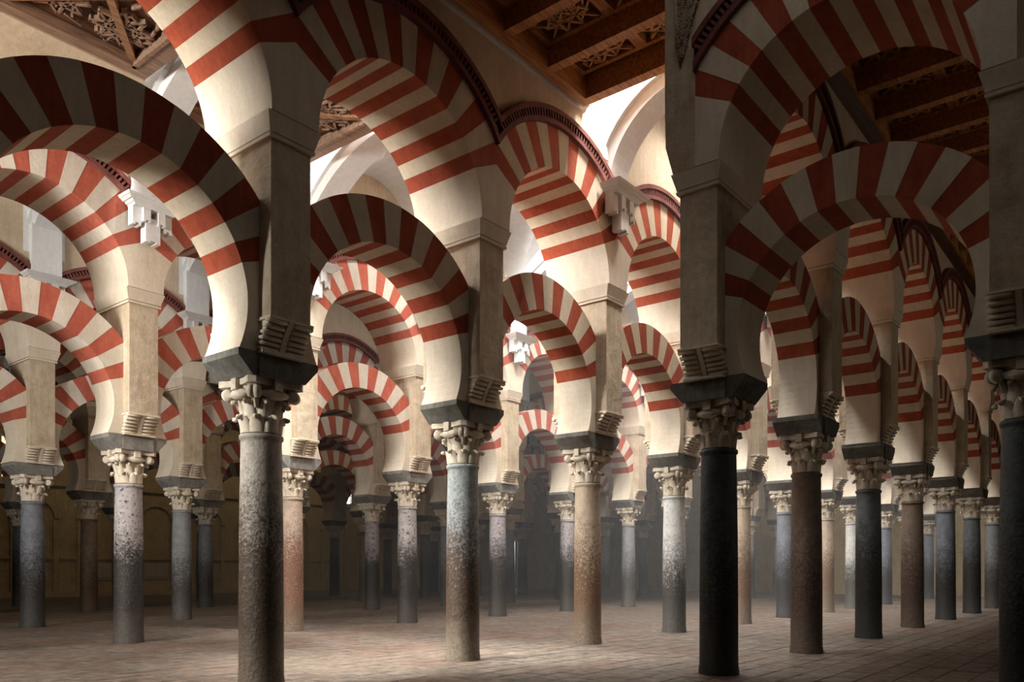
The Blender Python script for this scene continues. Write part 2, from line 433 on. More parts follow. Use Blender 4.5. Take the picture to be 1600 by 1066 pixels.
def pier(loc, rz, label, group, ydepth=1.0):
    pier_meshes(); r = empty('stone_pier', loc, rz, (1, ydepth, 1)); tag(r, label, 'pier', group, 'thing')
    obj('pilaster', VM['pier'], r); obj('cornice', VM['cornice'], r)
    obj('roll_corbel', VM['corbel'], r); obj('roll_corbel', VM['corbel'], r, rz=pi)
    return r

# ================================================================ columns
def column_meshes():
    H = S
    prof = [(.0905, 0), (.0895, .02), (.0862, .04), (.0855, .1), (.0852, .35), (.0835, .62), (.079, .88), (.0775, .965), (.0775, .975), (.083, .978), (.0845, .986), (.083, .994), (.078, .997)]
    for key, (m, _) in SM.items():
        b = MB(); b.lathe([(r*S, z*H) for r, z in prof], 36); me = b.mesh('shaft', m); VM['shaft_'+key] = me
    # capital bell
    b = MB(); b.lathe([(r*S, z*S) for r, z in [(.076, 0), (.074, .02), (.074, .07), (.080, .12), (.095, .165), (.104, .188), (.098, .203)]], 32)
    # abacus with concave sides
    pts = []
    for k in range(4):
        for t in (-.9, -.45, 0, .45, .9):
            ang = k*pi/2; r = .105 + .022*(t*t); x, y = r, t*.112
            pts.append((x*cos(ang)-y*sin(ang), x*sin(ang)+y*cos(ang)))
    n = len(pts)
    b.add([(x*S, y*S, .178*S) for x, y in pts]+[(x*S, y*S, .2035*S) for x, y in pts], [list(range(n-1, -1, -1)), list(range(n, 2*n))]+[[i, (i+1) % n, (i+1) % n+n, i+n] for i in range(n)])
    VM['bell'] = b.mesh('capital', M['capital'])
    def leaf(r0, h0, h1, w, out, drop):
        b = MB(); rows = []
        path = [(r0, h0, 1.0), (r0+.002, h0+(h1-h0)*.35, 1.0), (r0+.006, h0+(h1-h0)*.65, .9), (r0+.014, h0+(h1-h0)*.88, .72), (r0+out*.6, h1, .5), (r0+out*.92, h1-.004, .34), (r0+out, h1-drop, .14)]
        vs = []
        for (r, h, k) in path:
            for j in (-1, -.5, 0, .5, 1):
                vs.append(((r+.006*(1-abs(j))-.004*abs(j))*S, j*w*k*S*.5, h*S))
        m = len(path); back = [(x-.010*S, y*.96, z-(.006*S if i//5 > 3 else 0)) for i, (x, y, z) in enumerate(vs)]
        fs = []
        for i in range(m-1):
            for j in range(4):
                a = i*5+j; fs.append([a, a+1, a+6, a+5]); o = m*5; fs.append([o+a, o+a+5, o+a+6, o+a+1])
        o = m*5
        for i in range(m-1):
            a = i*5; fs.append([a, a+5, o+a+5, o+a]); a = i*5+4; fs.append([a, o+a, o+a+5, a+5])
        a = (m-1)*5; fs += [[a+j, a+j+1, o+a+j+1, o+a+j] for j in range(4)]
        b.add(vs+back, fs, True); return b
    VM['leaf_low'] = leaf(.074, .002, .068, .062, .032, .014).mesh('leaf', M['capital'])
    VM['leaf_high'] = leaf(.074, .05, .128, .052, .036, .016).mesh('leaf', M['capital'])
    # corner volute with stalk
    b = MB()
    b.tube([(.080*S, 0, .095*S), (.092*S, 0, .13*S), (.108*S, 0, .155*S), (.122*S, 0, .168*S)], [.010*S, .012*S, .013*S, .012*S], 8)
    for y in (-1, 1):
        b.tube([(.123*S, y*.002*S, .150*S), (.123*S, y*.022*S, .150*S), (.123*S, y*.026*S, .150*S)], [.026*S, .024*S, .012*S], 14)
    b.box(.095*S, .135*S, -.012*S, .012*S, .168*S, .2*S)
    VM['volute'] = b.mesh('volute', M['capital'])
    b = MB(); b.tube([(.090*S, -.058*S, .150*S), (.098*S, -.02*S, .146*S), (.098*S, .02*S, .146*S), (.090*S, .058*S, .150*S)], [.010*S, .020*S, .020*S, .010*S], 12)
    b.box(.09*S, .122*S, -.017*S, .017*S, .160*S, .203*S)
    VM['boss'] = b.mesh('boss', M['capital'])
    # far capital: everything joined
    far = MB()
    import mathutils
    def merge(me, rot):
        c, s_ = cos(rot), sin(rot); o = len(far.v)
        far.v += [(v.co.x*c-v.co.y*s_, v.co.x*s_+v.co.y*c, v.co.z) for v in me.vertices]
        for p in me.polygons: far.f.append([o+i for i in p.vertices]); far.m.append(0); far.sm.append(p.use_smooth)
    merge(VM['bell'], 0)
    for k in range(8): merge(VM['leaf_low'], k*pi/4); merge(VM['leaf_high'], (k+.5)*pi/4)
    for k in range(4): merge(VM['volute'], (k+.5)*pi/2); merge(VM['boss'], k*pi/2)
    VM['capital_far'] = far.mesh('capital', M['capital'])
    # impost block
    for key, mm in (('slate', 'slate'), ('grey', 'grey')):
        b = MB(); z = lambda h: (h-1.0)*S; xt, xb, y = .176*S, .117*S, .126*S
        P = [(-xb, z(H_IMP0)), (xb, z(H_IMP0)), (xt, z(H_IMP1)), (xt, z(H_IMP2)+.002), (-xt, z(H_IMP2)+.002), (-xt, z(H_IMP1))]
        b.prism(P, -y, y)
        x2 = .093*S; b.prism([(-x2, z(H_IMP0)-.006), (x2, z(H_IMP0)-.006), (x2, z(H_IMP1)+.02), (-x2, z(H_IMP1)+.02)], -y-.022, y+.022)
        VM['impost_'+key] = b.mesh('impost_block', M[mm])
def column(loc, rz, kind, near, label, group, impost='grey', wid=1.0):
    r = empty('stone_column', loc, rz); tag(r, label, 'column', group, 'thing')
    obj('shaft', VM['shaft_'+kind], r, scale=(wid, wid, 1))
    if near:
        c = obj('capital', VM['bell'], r, (0, 0, S))
        for k in range(8):
            obj('leaf', VM['leaf_low'], c, rz=k*pi/4); obj('leaf', VM['leaf_high'], c, rz=(k+.5)*pi/4)
        for k in range(4): obj('volute', VM['volute'], c, rz=(k+.5)*pi/2); obj('boss', VM['boss'], c, rz=k*pi/2)
    else: obj('capital', VM['capital_far'], r, (0, 0, S))
    obj('impost_block', VM['impost_'+impost], r, (0, 0, S))
    return r
column_meshes()

# ================================================================ the arcades
ARC = {
 '1': dict(p=-2.8498, a=[.70, 1.833, 2.987, 4.109, 5.228, 6.407, 7.42, 8.58, 9.52, 10.892, 12.1, 13.302], first=1, name='the middle arcade', pal='w', imp='slate',
           sh=['mottled', 'mottled', 'blue', 'tan', 'white', 'tan', 'steel', 'tan', 'white', 'steel', 'grey', 'steel']),
 '2': dict(p=-1.5716, a=[3.294, 4.405, 5.596, 6.797, 8.035, 9.32, 10.624, 11.9, 13.2], first=0, name='the right arcade', pal='w', imp='slate',
           sh=['slate', 'brown', 'night', 'brown', 'steel', 'night', 'grey', 'steel', 'grey']),
 '0': dict(p=-5.1819, a=[1.21, 2.398, 3.586, 4.742, 5.924, 7.09, 8.35, 9.55, 10.75, 11.95, 13.15], first=1, name='the first left arcade', pal='r', imp='grey',
           sh=['lilac', 'lilac', 'salmon', 'lilac', 'lilac', 'lilac', 'grey', 'steel', 'grey', 'lilac', 'grey']),
 'm': dict(p=-7.1444, a=[1.34, 2.563, 3.781, 4.9, 6.004, 7.2, 8.4, 9.6, 10.8, 12.0, 13.2], first=1, name='the second left arcade', pal='r', imp='grey',
           sh=['steel', 'steel', 'grey', 'steel', 'lilac', 'grey', 'steel', 'night', 'grey', 'steel', 'grey']),
 'n': dict(p=-9.2045, a=[2.55, 3.843, 5.165, 6.4, 7.6, 8.8, 10.0, 11.2, 12.4], first=1, name='the third left arcade', pal='r', imp='slate',
           sh=['brown', 'brown', 'steel', 'night', 'brown', 'night', 'brown', 'night', 'brown']),
 'q': dict(p=-11.4, a=[2.9, 3.95, 5.15, 6.35, 7.55, 8.75, 9.95, 11.15, 12.35], first=0, name='the fourth left arcade', pal='r', imp='slate',
           sh=['brown', 'night', 'brown', 'night', 'brown', 'night', 'brown', 'night', 'brown']),
}
for key, A in ARC.items():
    p = A['p']; yd = 1.0 if key != '2' else .85
    wall = empty('wall_'+{'1': 'middle', '2': 'right', '0': 'left_inner', 'm': 'left_second', 'n': 'left_third', 'q': 'left_fourth'}[key], W(0, p)); tag(wall, kind='structure')
    L = A['a']; nm = A['name']
    for i, a in enumerate(L):
        Z = depth(a, p); k = i-A['first']
        place = ('outside the view before ' if k < 0 else ordinal(k)+' from the front in ')+nm
        rot = ANG
        if key == '2' and i == 0: rot = ANG-pi/2
        sh = A['sh'][i]
        column(W(a, p), rot, sh, Z < 5.6, SM[sh][1]+', '+place, 'columns of '+nm, A['imp'])
        pier(W(a, p, H_IMP2), rot, 'cream stone pier, '+place, 'piers of '+nm, yd if rot == ANG else 1.0)
        if i+1 < len(L):
            b_ = L[i+1]; mid = (a+b_)/2; span = b_-a; Zm = depth(mid, p); near = Zm < 9.6
            pl2 = ('cut-off first bay of ' if k < 0 else ordinal(k)+' bay of ')+nm
            arch('lower', W(mid, p, H_IMP2), ANG, span, A['pal'], near, 'lower horseshoe arch striped red and cream, '+pl2, 'lower arches of '+nm, yd, True, -(S0/2-.20)*S if key == '2' and i == 0 else None)
            arch('upper', W(mid, p, H_COR1), ANG, span, A['pal'], near, 'upper round arch striped red and cream, '+pl2, 'upper arches of '+nm, yd, Zm < 12 and not (key == '2' and i == 0), -(S0/2-.215)*S if key == '2' and i == 0 else None)
            obj('spandrel', spandrel_mesh(), wall, (mid*S, 0, 0), scale=(span/S0, yd, 1))
# transverse arches at the front of the right-hand arcade
QX = 1.19
aG, pG = ARC['2']['a'][0], ARC['2']['p']
column(W(aG, pG+QX), ANG-pi/2, 'slate', True, 'black slate-coloured column cut by the right edge of the photo', 'columns at the right edge', 'slate')
pier(W(aG, pG+QX, H_IMP2), ANG-pi/2, 'cream stone pier with roll corbel at the right edge of the photo', 'piers at the right edge')
arch('lower', W(aG, pG+QX/2, H_IMP2), ANG-pi/2, QX, 'w', True, 'lower cross arch spanning the right aisle, dark red and cream stripes', 'cross arches')
arch('upper', W(aG, pG+QX/2, H_COR1), ANG-pi/2, QX, 'w', True, 'upper cross arch spanning the right aisle, dark red and cream stripes', 'cross arches')
cw = empty('wall_cross', W(aG, pG), ANG-pi/2); tag(cw, kind='structure')
obj('spandrel', spandrel_mesh(), cw, (QX/2*S, 0, 0), scale=(QX/S0, 1, 1))
b = MB(); b.prism([(-.149*S, 2.45*S), (-.145*S, 2.3*S), (-.11*S, 2.176*S), (0, 2.176*S), (0, H_TOP*S), (-.149*S, H_TOP*S)], -(PU-.006)*S, (PU-.006)*S)
obj('wall_return', b.mesh('wall_return', M['pier']), cw)
# carved stucco panel over that pier
cp = empty('carved_panel', W(aG, pG), ANG-pi/2); tag(cp, 'narrow carved stucco panel of scrolls above the front pier of the right-hand arcade', 'panel', None, 'thing')
b = MB(); y = -(PU+.001)*S
P = [(-.092, 3.0), (-.092, 2.74), (-.072, 2.62), (-.012, 2.80), (.028, 2.90), (.06, 3.0)]
b.prism([(x*S, z*S) for x, z in P], y-.01, y+.02); obj('panel_ground', b.mesh('panel_ground', M['maroon']), cp)
b = MB()
rr = random.Random(3)
def inside(x, z): return -.088 < x and z < 2.995 and (x+.072)/.132*.38+2.62 < z and z > 2.66
for k in range(420):
    x, z = rr.uniform(-.09, .05), rr.uniform(2.62, 3.0)
    if not inside(x, z): continue
    r0 = rr.uniform(.006, .012); t0 = rr.uniform(0, 6.28); sg = rr.choice((-1, 1)); pts = []
    for i in range(12):
        t = t0+sg*i*.55; r = r0*(1-i*.055); pts.append(((x+r*cos(t))*S, y-.016, (z+r*sin(t))*S))
    b.tube(pts, .0075, 5)
for P2 in ([(-.090, 2.70), (-.090, 3.0)], [(-.084, 2.70), (-.084, 3.0)], [(-.072, 2.645), (-.012, 2.82), (.055, 3.0)]):
    b.tube([(x*S, y-.018, z*S) for x, z in P2], .010, 5)
tag(obj('scrollwork', b.mesh('scrollwork', M['carved']), cp), kind='stuff')

# ================================================================ floor: paving
fl = empty('floor', (0, 0, 0)); tag(fl, kind='structure')
b = MB(); b.box(-4.5*S, 15*S, -3.4*S, 14.6*S, -.3, -.007); obj('bedding', b.mesh('bedding', M['mortar']), fl)
TL, TW = .62, .38
tiles = []
rr = random.Random(11)
for j in range(int(-3.2*S/TW), int(14.4*S/TW)):
    for i in range(int(-1*S/TL), int(14.4*S/TL)):
        x0 = i*TL+(TL/2 if j % 2 else 0); y0 = j*TW
        a, p = (x0+TL/2)/S, -(y0+TW/2)/S
        Z = depth(a, p); X = AL[0]*a+PE[0]*p
        if Z < 2.9: continue
        u = 864+1249.6*X/Z
        if -60 < u < 1660: tiles.append((Z, x0, y0))
tiles.sort()
def tile_geo(b, x0, y0):
    g = .003; h = [rr.uniform(-.003, .003) for _ in range(4)]; e = .006
    x1, y1 = x0+TL-g, y0+TW-g; x0 += g; y0 += g
    b.hull8([(x0, y0, -.03), (x1, y0, -.03), (x1, y1, -.03), (x0, y1, -.03)], [(x0+e, y0+e, h[0]), (x1-e, y0+e, h[1]), (x1-e, y1-e, h[2]), (x0+e, y1-e, h[3])])
    b.f.pop(-6); b.m.pop(-6); b.sm.pop(-6)      # no underside
for Z, x0, y0 in tiles[:300]:
    b = MB(); tile_geo(b, 0, 0); obj('paving_stone', b.mesh('paving_stone', M['floor']), fl, (x0, y0, 0))
b = MB()
for Z, x0, y0 in tiles[300:]: tile_geo(b, x0, y0)
tag(obj('paving', b.mesh('paving', M['floor']), fl), kind='stuff')

# ================================================================ outer walls
def wall_box(name, a0, a1, p0, p1, h0, h1, m='ochre'):
    r = empty(name, W(0, 0)); tag(r, kind='structure')
    b = MB(); b.box(a0*S, a1*S, -p1*S, -p0*S, h0*S, h1*S); obj('wall_face', b.mesh('wall_face', M[m]), r); return r
wall_box('wall_left', -4.5, 15, -14.5, -14.2, 0, 4.6)
wall_box('wall_back', 14.6, 14.9, -14.5, 3.3, 0, 4.6)
wall_box('wall_right', -4.5, 15, 3.2, 3.4, 0, 4.6, 'wall')
wall_box('wall_front', -4.7, -4.5, -14.5, 3.4, 0, 4.6, 'wall')

b = MB(); b.box(-4.5*S, .45*S, 2.85*S-.5, 2.85*S+.5, 0, 3.35*S); r = empty('wall_near', W(0, 0)); tag(r, kind='structure'); obj('wall_face', b.mesh('wall_face', M['wall']), r)  # unseen wall added to keep the aisle lamps off the cross arches
# ================================================================ ceilings
def ceil_empty(name='ceiling'):
    r = empty(name, W(0, 0)); tag(r, kind='structure'); return r
def bars(b, segs, z0, z1, wd):
    for (x0, y0, x1, y1) in segs:
        d = math.hypot(x1-x0, y1-y0); nx, ny = -(y1-y0)/d*wd/2, (x1-x0)/d*wd/2
        b.hull8([(x0-nx, y0-ny, z0), (x1-nx, y1-ny, z0), (x1+nx, y1+ny, z0), (x0+nx, y0+ny, z0)], [(x0-nx, y0-ny, z1), (x1-nx, y1-ny, z1), (x1+nx, y1+ny, z1), (x0+nx, y0+ny, z1)])
def star(b, cx, cy, R, z0, z1, wd):
    pts = [(cx+R*cos(pi/4*k+pi/8), cy+R*sin(pi/4*k+pi/8)) for k in range(8)]
    bars(b, [(*pts[k], *pts[(k+3) % 8]) for k in range(8)], z0, z1, wd)
def coffered(a0, a1, p0, p1, h, beams, label=None, seed=1):
    """deep cross beams with carved lattice boards between them. local x=a, y=-p"""
    r = ceil_empty(); rr = random.Random(seed); ed = .055
    y0, y1 = -p1*S, -p0*S
    def bm(name, x0, x1, ya, yb, z0, z1, m):
        b = MB(); b.box(x0*S, x1*S, ya, yb, z0*S, z1*S); return obj(name, b.mesh(name, M[m]), r)
    bm('edge_beam', a0, a1, y1-ed*S, y1, h, h+.17, 'wood'); bm('edge_beam', a0, a1, y0, y0+ed*S, h, h+.17, 'wood')
    bm('edge_beam', a1-.06, a1, y0+ed*S, y1-ed*S, h, h+.17, 'wood'); bm('edge_beam', a0, a0+.06, y0+ed*S, y1-ed*S, h, h+.17, 'wood')
    bm('ceiling_board', a0, a1, y0, y1, h+.155, h+.20, 'wood_dark')
    ya, yb = y0+ed*S, y1-ed*S
    xs = [a0+.06]+[x for x in beams if a0 < x < a1]+[a1-.06]
    for x in xs[1:-1]: bm('cross_beam', x-.028, x+.028, ya, yb, h+.005, h+.155, 'wood')
    for x0, x1 in zip(xs[:-1], xs[1:]):
        x0 += .028; x1 -= .028
        if x1-x0 < .08: continue
        n = max(1, round((yb-ya)/(.36*S))); st = (yb-ya)/n
        for k in range(n):
            q0, q1 = ya+k*st, ya+(k+1)*st
            b = MB(); zt, zb = (h+.156)*S, (h+.112)*S; f = .03*S
            b.box(x0*S, x1*S, q0, q0+f, zb, zt); b.box(x0*S, x1*S, q1-f, q1, zb, zt)
            b.box(x0*S, x0*S+f*.8, q0+f, q1-f, zb, zt); b.box(x1*S-f*.8, x1*S, q0+f, q1-f, zb, zt)
            for t in (.15, .5, .85):
                for qq in (q0+f/2, q1-f/2):
                    x = (x0+(x1-x0)*t)*S; b.box(x-.022, x+.022, qq-.022, qq+.022, zb-.012, zb)
            o = obj('panel_frame', b.mesh('panel_frame', M['wood']), r)
            b = MB(); cx, cyy = (x0+x1)/2*S, (q0+q1)/2; R = min((x1-x0)*S, q1-q0)*.5
            star(b, cx, cyy, R*.92, zb+.02, zb+.06, .035)
            star(b, cx, cyy, R*.5, zb+.03, zb+.07, .025)
            X0, X1, Y0, Y1 = x0*S, x1*S, q0+f, q1-f
            bars(b, [(X0, Y0, cx, cyy), (X1, Y0, cx, cyy), (X0, Y1, cx, cyy), (X1, Y1, cx, cyy), (X0, cyy, cx, Y0), (cx, Y0, X1, cyy), (X1, cyy, cx, Y1), (cx, Y1, X0, cyy)], zb+.025, zb+.065, .028)
            for _ in range(10):
                t = rr.uniform(0, 6.28); L_ = rr.uniform(.1, .25); x, yy = rr.uniform(X0+.1, X1-.1), rr.uniform(Y0+.08, Y1-.08)
                bars(b, [(x, yy, x+L_*cos(t)*.5, yy+L_*sin(t)*.5)], zb+.01, zb+.08, .03)
            tag(obj('lattice', b.mesh('lattice', M['wood_lattice']), r), kind='stuff')
    return r
def strapwork(a0, a1, p0, p1, h, seed=2):
    """flat board frame with interlaced strap lattice on dark boards"""
    r = ceil_empty(); rr = random.Random(seed); y0, y1 = -p1*S, -p0*S; ed = .085
    def bm(name, x0, x1, ya, yb, z0, z1, m):
        b = MB(); b.box(x0*S, x1*S, ya, yb, z0*S, z1*S); return obj(name, b.mesh(name, M[m]), r)
    bm('frame_board', a0, a1, y1-ed*S, y1, h, h+.06, 'wood_grey'); bm('frame_board', a0, a1, y0, y0+ed*S, h, h+.06, 'wood_grey')
    bm('frame_board', a1-ed, a1, y0+ed*S, y1-ed*S, h, h+.06, 'wood_grey')
    bm('frame_moulding', a0, a1-ed, y1-(ed+.022)*S, y1-ed*S, h-.008, h+.05, 'wood_grey'); bm('frame_moulding', a0, a1-ed, y0+ed*S, y0+(ed+.022)*S, h-.008, h+.05, 'wood_grey')
    bm('frame_moulding', a1-ed-.022, a1-ed, y0+ed*S, y1-ed*S, h-.008, h+.05, 'wood_grey')
    bm('ceiling_board', a0, a1, y0, y1, h+.055, h+.10, 'wood_dark')
    X0, X1, Y0, Y1 = a0*S, (a1-ed-.022)*S, y0+(ed+.022)*S, y1-(ed+.022)*S
    z0, z1 = (h+.012)*S, (h+.056)*S
    b = MB(); P_ = .36*S
    nx, ny = max(1, round((X1-X0)/P_)), max(1, round((Y1-Y0)/P_)); sx, sy = (X1-X0)/nx, (Y1-Y0)/ny
    for i in range(nx):
        for j in range(ny):
            x, yy = X0+i*sx, Y0+j*sy
            if (i+j) % 2 == 0: segs = [(x, yy, x+sx, yy+sy)]
            else: segs = [(x+sx, yy, x, yy+sy)]
            bars(b, segs, z0, z1, .11)
    tag(obj('lattice', b.mesh('lattice', M['wood_brown']), r), kind='stuff')
    b = MB()
    for i in range(nx):
        for j in range(ny):
            cx, cyy = X0+(i+.5)*sx, Y0+(j+.5)*sy; R = min(sx, sy)*.5
            star(b, cx, cyy, R*.95, z0+.03, z1-.02, .04); star(b, cx, cyy, R*.5, z0+.04, z1-.02, .03)
            for _ in range(26):
                t = rr.uniform(0, 6.28); L_ = rr.uniform(.08, .34); x, yy = cx+rr.uniform(-.4, .4)*sx, cyy+rr.uniform(-.4, .4)*sy
                bars(b, [(x, yy, x+L_*cos(t), yy+L_*sin(t))], z0+.035, z1, .03)
    tag(obj('lattice', b.mesh('lattice', M['wood_grey']), r), kind='stuff')
    return r
strapwork(1.18, 2.22, -4.62, -3.15, 3.25)
strapwork(2.53, 3.36, -4.80, -3.09, 3.25, 5)
coffered(.2, 3.68, -2.58, -1.69, 3.06, [3.31-.35*k for k in range(0, 9)][::-1])
coffered(3.55, 14.4, -1.37, -.2, 3.06, [3.81+.345*k for k in range(0, 31)], seed=5)
# plaster coves along walls next to the timber ceilings
def cove(name, pts, a0, a1, m='pale'):       # pts: (p, h) profile
    r = empty(name, W(0, 0)); tag(r, kind='structure')
    b = MB(); n = len(pts)
    vs = [(a0*S, -p*S, h*S) for p, h in pts]+[(a1*S, -p*S, h*S) for p, h in pts]
    b.add(vs, [list(range(n)), list(range(2*n-1, n-1, -1))]+[[i+n, (i+1) % n+n, (i+1) % n, i] for i in range(n)])
    return obj('cove', b.mesh('cove', M[m]), r)
cove('trim_1', [(-2.63, 3.065), (-2.606, 3.069), (-2.598, 3.088), (-2.578, 3.096), (-2.572, 3.125), (-2.56, 3.135), (-2.56, 3.2), (-2.63, 3.2)], .2, 3.74, 'white')
cove('trim_2', [(-4.97, 3.08), (-4.90, 3.10), (-4.60, 3.24), (-4.60, 3.32), (-4.97, 3.32)], -1.0, 2.22, 'wall')
cove('trim_3', [(-4.97, 3.12), (-4.90, 3.14), (-4.78, 3.25), (-4.78, 3.32), (-4.97, 3.32)], 2.53, 3.36, 'wall')
cove('trim_4', [(-1.38, 3.0), (-1.36, 3.02), (-1.33, 3.06), (-1.33, 3.2), (-1.38, 3.2)], 3.55, 14.4, 'wood_dark')

# vault: ribs (transverse arches) and shells
def rib_mesh(half, key, front):
    k = ('rib', key)
    if k in VM: return VM[k]
    b = MB()
    if key == 'C':      # pointed rib of the narrow aisle
        r_, off, hc = .52, half-.52, 2.70
        cur = []
        tm = acos(max(-1, min(1, (-off)/r_)))
        for i in range(13):
            t = pi-(pi-tm)*i/12 if False else i/12
            ang = t*acos(-off/r_) if off < 0 else 0
            cur.append((off+r_*cos(ang), hc+r_*sin(ang)))
        right = cur; left = [(-x, z) for x, z in reversed(cur[:-1]) if z > 2.9]
        C_ = right+left
    else:
        r_, hc = 1.1, 2.25
        t0 = acos(min(1, half/r_)); C_ = [(r_*cos(t0+(pi-2*t0)*i/24), hc+r_*sin(t0+(pi-2*t0)*i/24)) for i in range(25)]
    top = 3.78
    for (dy, e, tp) in ((.09, 0.0, top), (.118, .07, top)):
        for (x0, z0), (x1, z1) in zip(C_[:-1], C_[1:]):
            def up(x, z):
                L = math.hypot(x, z-hc) or 1; return (x*(1+e/L), z+(z-hc)*e/L)
            q0, q1 = up(x0, z0), up(x1, z1)
            b.prism([(q1[0]*S, q1[1]*S), (q0[0]*S, q0[1]*S), (q0[0]*S, tp*S), (q1[0]*S, tp*S)], -dy*S, dy*S)
    for s_ in (1,):      # pilaster strip down to the bracket
        x = half*s_; b.box((x-.0)*S, (x-s_*.055)*S, -.105*S, .105*S, 2.66*S, (C_[0][1]+.06)*S)
        b.box((x+s_*.1)*S, x*S, -.145*S, .145*S, 2.9*S, top*S)
    VM[k] = b.mesh('rib', M['white']); return VM[k]
def shell_mesh(half, length, crown, spring, hole):
    """groin vault over one bay: two crossing barrels, with an invented open well at the crown for the lamp"""
    N, K = 22, 22; hx, hl = hole; b = MB(); H = crown-spring
    xs = [-(half+.03)*cos(pi*i/N) for i in range(N+1)]; ys = [-length/2*cos(pi*i/K) for i in range(K+1)]
    def z(x, y):
        za = sqrt(max(0, 1-(x/(half+.03))**2)); zb = sqrt(max(0, 1-(y/(length/2))**2)); return spring+H*max(za, zb)
    for lift in (0, .04):
        vs = [(x*S, y*S, (z(x, y)+lift)*S) for y in ys for x in xs]; fs = []
        for j in range(K):
            for i in range(N):
                if abs((xs[i]+xs[i+1])/2) < hx and abs((ys[j]+ys[j+1])/2) < hl: continue
                q = [j*(N+1)+i, j*(N+1)+i+1, (j+1)*(N+1)+i+1, (j+1)*(N+1)+i]; fs.append(q[::-1] if lift == 0 else q)
        b.add(vs, fs)
    for s_ in (-1, 1):  # sides of the well, made up to house a lamp
        b.box(s_*hx*S, s_*(hx+.05)*S, -(hl+.05)*S, (hl+.05)*S, (crown-.02)*S, (crown+.5)*S)
        b.box(-(hx+.05)*S, (hx+.05)*S, s_*hl*S, s_*(hl+.05)*S, (crown-.02)*S, (crown+.5)*S)
    return b.mesh('vault_shell', M['white'])
def vaults(name, p0, p1, ribs, shells, key, half_over=None):
    r = ceil_empty(name); mid, half = (p0+p1)/2, (p1-p0)/2
    for a in ribs: 
        o = obj('rib', rib_mesh(half, key, 0), r, (a*S, -mid*S, 0), rz=pi/2)
    for a0, a1 in shells:
        obj('vault_shell', shell_mesh(half, a1-a0, 3.56 if half > .6 else 3.5, 2.72, (.3 if half > .6 else .2, .26)), r, ((a0+a1)/2*S, -mid*S, 0), rz=pi/2)
    return r
def pairs(L): return list(zip(L[:-1], L[1:]))
A0 = ARC['0']['a']; A1 = ARC['1']['a']; Am = ARC['m']['a']; An = ARC['n']['a']
vaults('ceiling_vault', -5.1819+PU, -2.8498-PU, A0[1:], pairs(A0[2:]+[14.5]), 'w')
vaults('ceiling_vault', -2.8498+PU, -1.5716-PD*.85, [4.085]+A1[4:], pairs([4.085]+A1[4:]+[14.5]), 'C')
vaults('ceiling_vault', -7.1444+PU, -5.1819-PU, Am[1:], pairs([-.5]+Am+[14.5]), 'wm')
vaults('ceiling_vault', -9.2045+PU, -7.1444-PU, An[1:], pairs([.5]+An+[14.5]), 'wn')
vaults('ceiling_vault', -11.4+PU, -9.2045-PU, An[1:], pairs([.5]+An+[14.5]), 'wq')
b = MB(); b.box(-4.5*S, 15*S, 11.4*S, 14.4*S, 3.3*S, 3.45*S); r = ceil_empty(); obj('ceiling_board', b.mesh('ceiling_board', M['wood_dark']), r)
b = MB(); b.box(-4.5*S, -.3*S, 3.0*S, 5.0*S, 3.3*S, 3.4*S); b.box(-4.5*S, 1.0*S, 5.0*S, 14.4*S, 3.3*S, 3.4*S); b.box(-4.5*S, .2*S, -3.4*S, 3.0*S, 3.3*S, 3.4*S); b.box(.2*S, 15*S, -3.4*S, .25*S, 3.3*S, 3.4*S); r = ceil_empty(); obj('ceiling_board', b.mesh('ceiling_board', M['wood_dark']), r)

# ================================================================ white plaster brackets under the ribs
def bracket_meshes():
    b = MB(); w_, d = .125, .105; z = lambda h: h*S
    def slab(x0, x1, dd0, dd1, h0, h1):
        b.hull8([(-x0*S, -dd0*S, z(h0)), (x0*S, -dd0*S, z(h0)), (x0*S, .0, z(h0)), (-x0*S, .0, z(h0))], [(-x1*S, -dd1*S, z(h1)), (x1*S, -dd1*S, z(h1)), (x1*S, .0, z(h1)), (-x1*S, .0, z(h1))])
    slab(.168, .178, .128, .14, .003, .016); slab(.150, .164, .110, .124, -.010, .003); slab(.130, .140, .094, .104, -.022, -.010); slab(.118, .124, .088, .092, -.036, -.022)
    VM['ledge'] = b.mesh('ledge', M['white'])
    def block(x0, x1, d, h0, h1, notch=True):
        bb = MB(); g = .012
        bb.box(x0*S, x1*S, -d*S, 0, h0*S, h1*S)
        if notch:
            m = (x0+x1)/2; t = (x1-x0)*.3
            bb.box(x0*S, (x0+t)*S, -d*S, 0, (h0-g)*S, h0*S); bb.box((x1-t)*S, x1*S, -d*S, 0, (h0-g)*S, h0*S)
        return bb
    VM['bb'] = [block(-.118, -.068, .06, -.13, -.03).mesh('stepped_block', M['white']), block(.068, .118, .06, -.13, -.03).mesh('stepped_block', M['white']),
                block(-.066, -.022, .085, -.105, -.03).mesh('stepped_block', M['white']), block(.022, .066, .085, -.105, -.03).mesh('stepped_block', M['white']),
                block(-.044, .044, .065, -.215, -.08).mesh('pendant_block', M['white'])]
bracket_meshes()
def bracket(a, p, label, group, h=2.745):
    r = empty('plaster_bracket', W(a, p, h)); tag(r, label, 'bracket', group, 'thing')
    obj('ledge', VM['ledge'], r)
    for i, me in enumerate(VM['bb']): obj('pendant_block' if i == 4 else 'stepped_block', me, r)
for i, a in enumerate(A0[1:9]): bracket(a, -5.1819+PU+.02, 'white stepped plaster bracket above the '+ordinal(i)+' pier of the first left arcade', 'brackets of the first left arcade', 2.67)
for i, a in enumerate([4.05]+A1[4:10]): bracket(a, -2.8498+PU+.02, 'white stepped plaster bracket above the '+ordinal(i+2)+' visible pier of the middle arcade', 'brackets of the middle arcade', 2.70)
